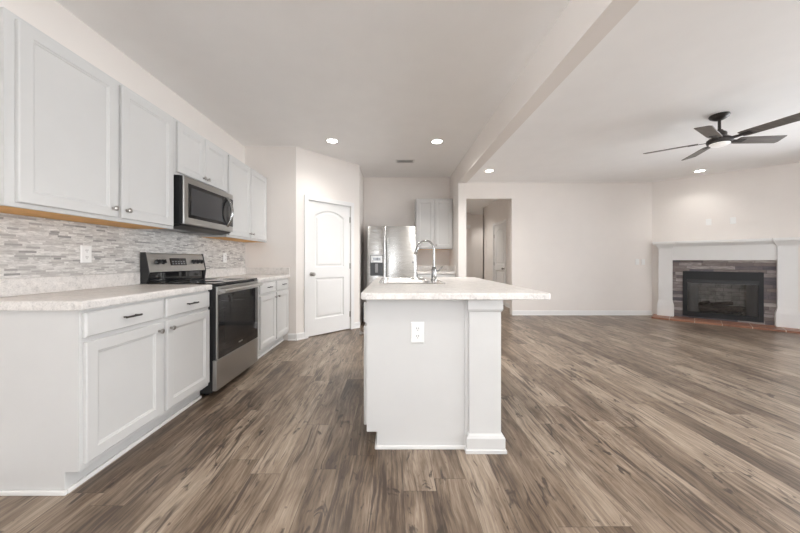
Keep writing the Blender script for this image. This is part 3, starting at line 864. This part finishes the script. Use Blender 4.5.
def fire_log(label, p, q, rad, seed):
    rnd = random.Random(seed); bm = B(); p, q = Vector(p), Vector(q); n = 9; pts = []; rr = []
    for i in range(n):
        t = i/(n-1); pts.append(p.lerp(q, t)+Vector((0, rnd.uniform(-.006, .006), rnd.uniform(-.004, .004)))); rr.append(rad*rnd.uniform(.88, 1.08))
    tube(bm, pts, rr, 12)
    bm.transform(Matrix.Translation(-(p+q)/2))
    o = link('fire_log', bm, m_log, smooth=True); o.matrix_world = FM @ Matrix.Translation((p+q)/2)
    tag(o, label, 'log', 'logs in the firebox')
gt = gz+.0745
fire_log('thick charred log lying at the back of the fireplace grate', (.64, .245, gt+.058), (1.26, .25, gt+.058), .054, 1)
fire_log('charred log lying along the front of the fireplace grate', (.68, .085, gt+.045), (1.20, .095, gt+.045), .041, 2)
fire_log('thin charred log leaning to the right across the other fire logs', (.84, .10, gt+.125), (1.10, .24, gt+.155), .033, 3)
fire_log('thin charred log leaning to the left across the other fire logs', (.80, .25, gt+.148), (.70, .09, gt+.122), .030, 4)

def on_fp(s, z, n=.0005):
    return FM @ Vector((s, -n, z))
outlet('blank white plate above the mantel, the left one', on_fp(.80, 1.835), -PI/4, 'plates above the mantel', 'blank', name='wall_plate')
outlet('white plate above the mantel, the right one', on_fp(1.10, 1.835), -PI/4, 'plates above the mantel', 'blank', name='wall_plate')
outlet('white light switch left of the mantel, farther from the fireplace', (5.005, YL-.0005, 1.09), 0, 'switches left of the mantel', 'switch', name='light_switch')
outlet('white light switch left of the mantel, nearer the fireplace', (5.128, YL-.0005, 1.09), 0, 'switches left of the mantel', 'switch', name='light_switch')

# ================================================================== ceiling fixtures
def make_fan():
    fx, fy = 3.59, 3.30
    r = thing('ceiling_fan', 'dark bronze five-blade ceiling fan with light, hanging in the living area', 'ceiling fan', (fx, fy, H), 0)
    bm = B(); lathe(bm, [(0, -.0005), (.082, -.0005), (.085, -.012), (.076, -.030), (.050, -.048), (.030, -.058), (0, -.0585)], 28); link('canopy', bm, m_bronze, r, smooth=True)
    bm = B(); tube(bm, [(0, 0, -.05), (0, 0, -.20)], .0135, 12); link('downrod', bm, m_bronze, r, smooth=True)
    bm = B(); lathe(bm, [(0, -.165), (.026, -.165), (.034, -.180), (.054, -.195), (.060, -.205), (.060, -.235), (.080, -.252), (.102, -.270), (.106, -.292), (.098, -.312), (.090, -.315), (0, -.3155)], 32); link('motor_housing', bm, m_bronze, r, smooth=True)
    bm = B(); lathe(bm, [(.082, -.3160), (.082, -.320), (.070, -.333), (.045, -.342), (0, -.345)], 28); link('lamp_lens', bm, m_fanlens, r, smooth=True)
    # blade: long flat plank with a cut tip, pitched a little
    for k in range(5):
        a = math.radians(-3.5+72*k)
        Rm = Matrix.Rotation(a, 4, 'Z') @ Matrix.Translation((0, 0, -.282)) @ Matrix.Rotation(math.radians(-12), 4, 'X')
        bm = B(); prof = [(.17, -.052), (.20, -.060), (.615, -.070), (.645, .045), (.63, .068), (.20, .060), (.17, .052)]
        loft(bm, [[(x, y, -.004) for x, y in prof], [(x, y, .004) for x, y in prof]])
        b = link('blade', bm, m_blade, r, .002, mtx=Rm)
        bm = B(); loft(bm, [[(x, y, -.0085) for x, y in ((.10, -.030), (.16, -.022), (.25, -.030), (.25, .030), (.16, .022), (.10, .030))], [(x, y, -.0042) for x, y in ((.10, -.030), (.16, -.022), (.25, -.030), (.25, .030), (.16, .022), (.10, .030))]])
        link('blade_bracket', bm, m_bronze, b, mtx=Rm)
    return r
make_fan()

def recessed(label, x, y, power=80):
    r = thing('recessed_light', label, 'ceiling light', (x, y, H), 0)
    bm = B(); lathe(bm, [(.068, -.0005), (.088, -.0005), (.086, -.007), (.070, -.010), (.066, -.006)], 32); link('trim_ring', bm, m_trim, r, smooth=True)
    bm = B(); lathe(bm, [(0, -.0008), (.067, -.0008), (.066, -.006), (0, -.0075)], 28); link('lens', bm, m_lens, r, smooth=True)
    d = bpy.data.lights.new('recessed_lamp', 'SPOT'); d.energy = power; d.spot_size = math.radians(135); d.spot_blend = 1.0; d.shadow_soft_size = .06; d.color = (1, .97, .93)
    l = bpy.data.objects.new('recessed_lamp', d); COL.objects.link(l); l.location = (0, 0, -.02); l.parent = r
    return r
recessed('lit recessed ceiling light nearest the pantry door', -.81, 4.0, 45)
recessed('lit recessed ceiling light above the island, left of the beam', .59, 4.02, 200)
recessed('lit recessed ceiling light right of the beam, by the hallway opening', 1.71, 5.33)
recessed('lit recessed ceiling light in front of the fireplace wall', 5.46, 5.34, 24)
# unseen ceiling lights, added to brighten the dim hallway
recessed('unseen ceiling light past the opening, added to brighten the hallway', 1.9, 8.5, 95)
recessed('unseen ceiling light round the hallway corner, added to brighten the end wall', 3.3, 9.85, 60)
for x, y in ((-.81, .3), (.30, .9), (1.9, 1.2), (5.4, 1.2), (-.81, -4.0), (.59, -4.0), (2.3, -3.5), (5.2, -3.5)):  # unseen downlights added as fill for floor, counters and ceiling
    tag(recessed('recessed fill light added behind the camera, out of view', x, y, 70), group='added fill lights behind the camera')

r = thing('ceiling_vent', 'small white rectangular air vent in the kitchen ceiling', 'vent', (.195, 4.83, H), 0)
bx('vent_frame', m_trim, [(-.15, .15, -.075, -.055, -.008, -.0005), (-.15, .15, .055, .075, -.008, -.0005), (-.15, -.125, -.055, .055, -.008, -.0005), (.125, .15, -.055, .055, -.008, -.0005)], r, .002)
bx('vent_shade', m_dark, (-.124, .124, -.054, .054, -.002, -.0006), r)  # flat dark sheet painted as the shade between the slats
for i in range(6):
    bm = B(); y = -.045+i*.018; prism_x(bm, [(y, -.008), (y+.010, -.002), (y+.012, -.003), (y+.002, -.009)], -.125, .125); link('slat', bm, m_trim, r)

r = thing('door_chime', 'small white box fixed high on the hallway wall', 'door chime', (2.49, 9.9995, 2.24), 0)
bx('cover', m_plate, (-.08, .08, -.05, 0, -.06, .06), r, .006)
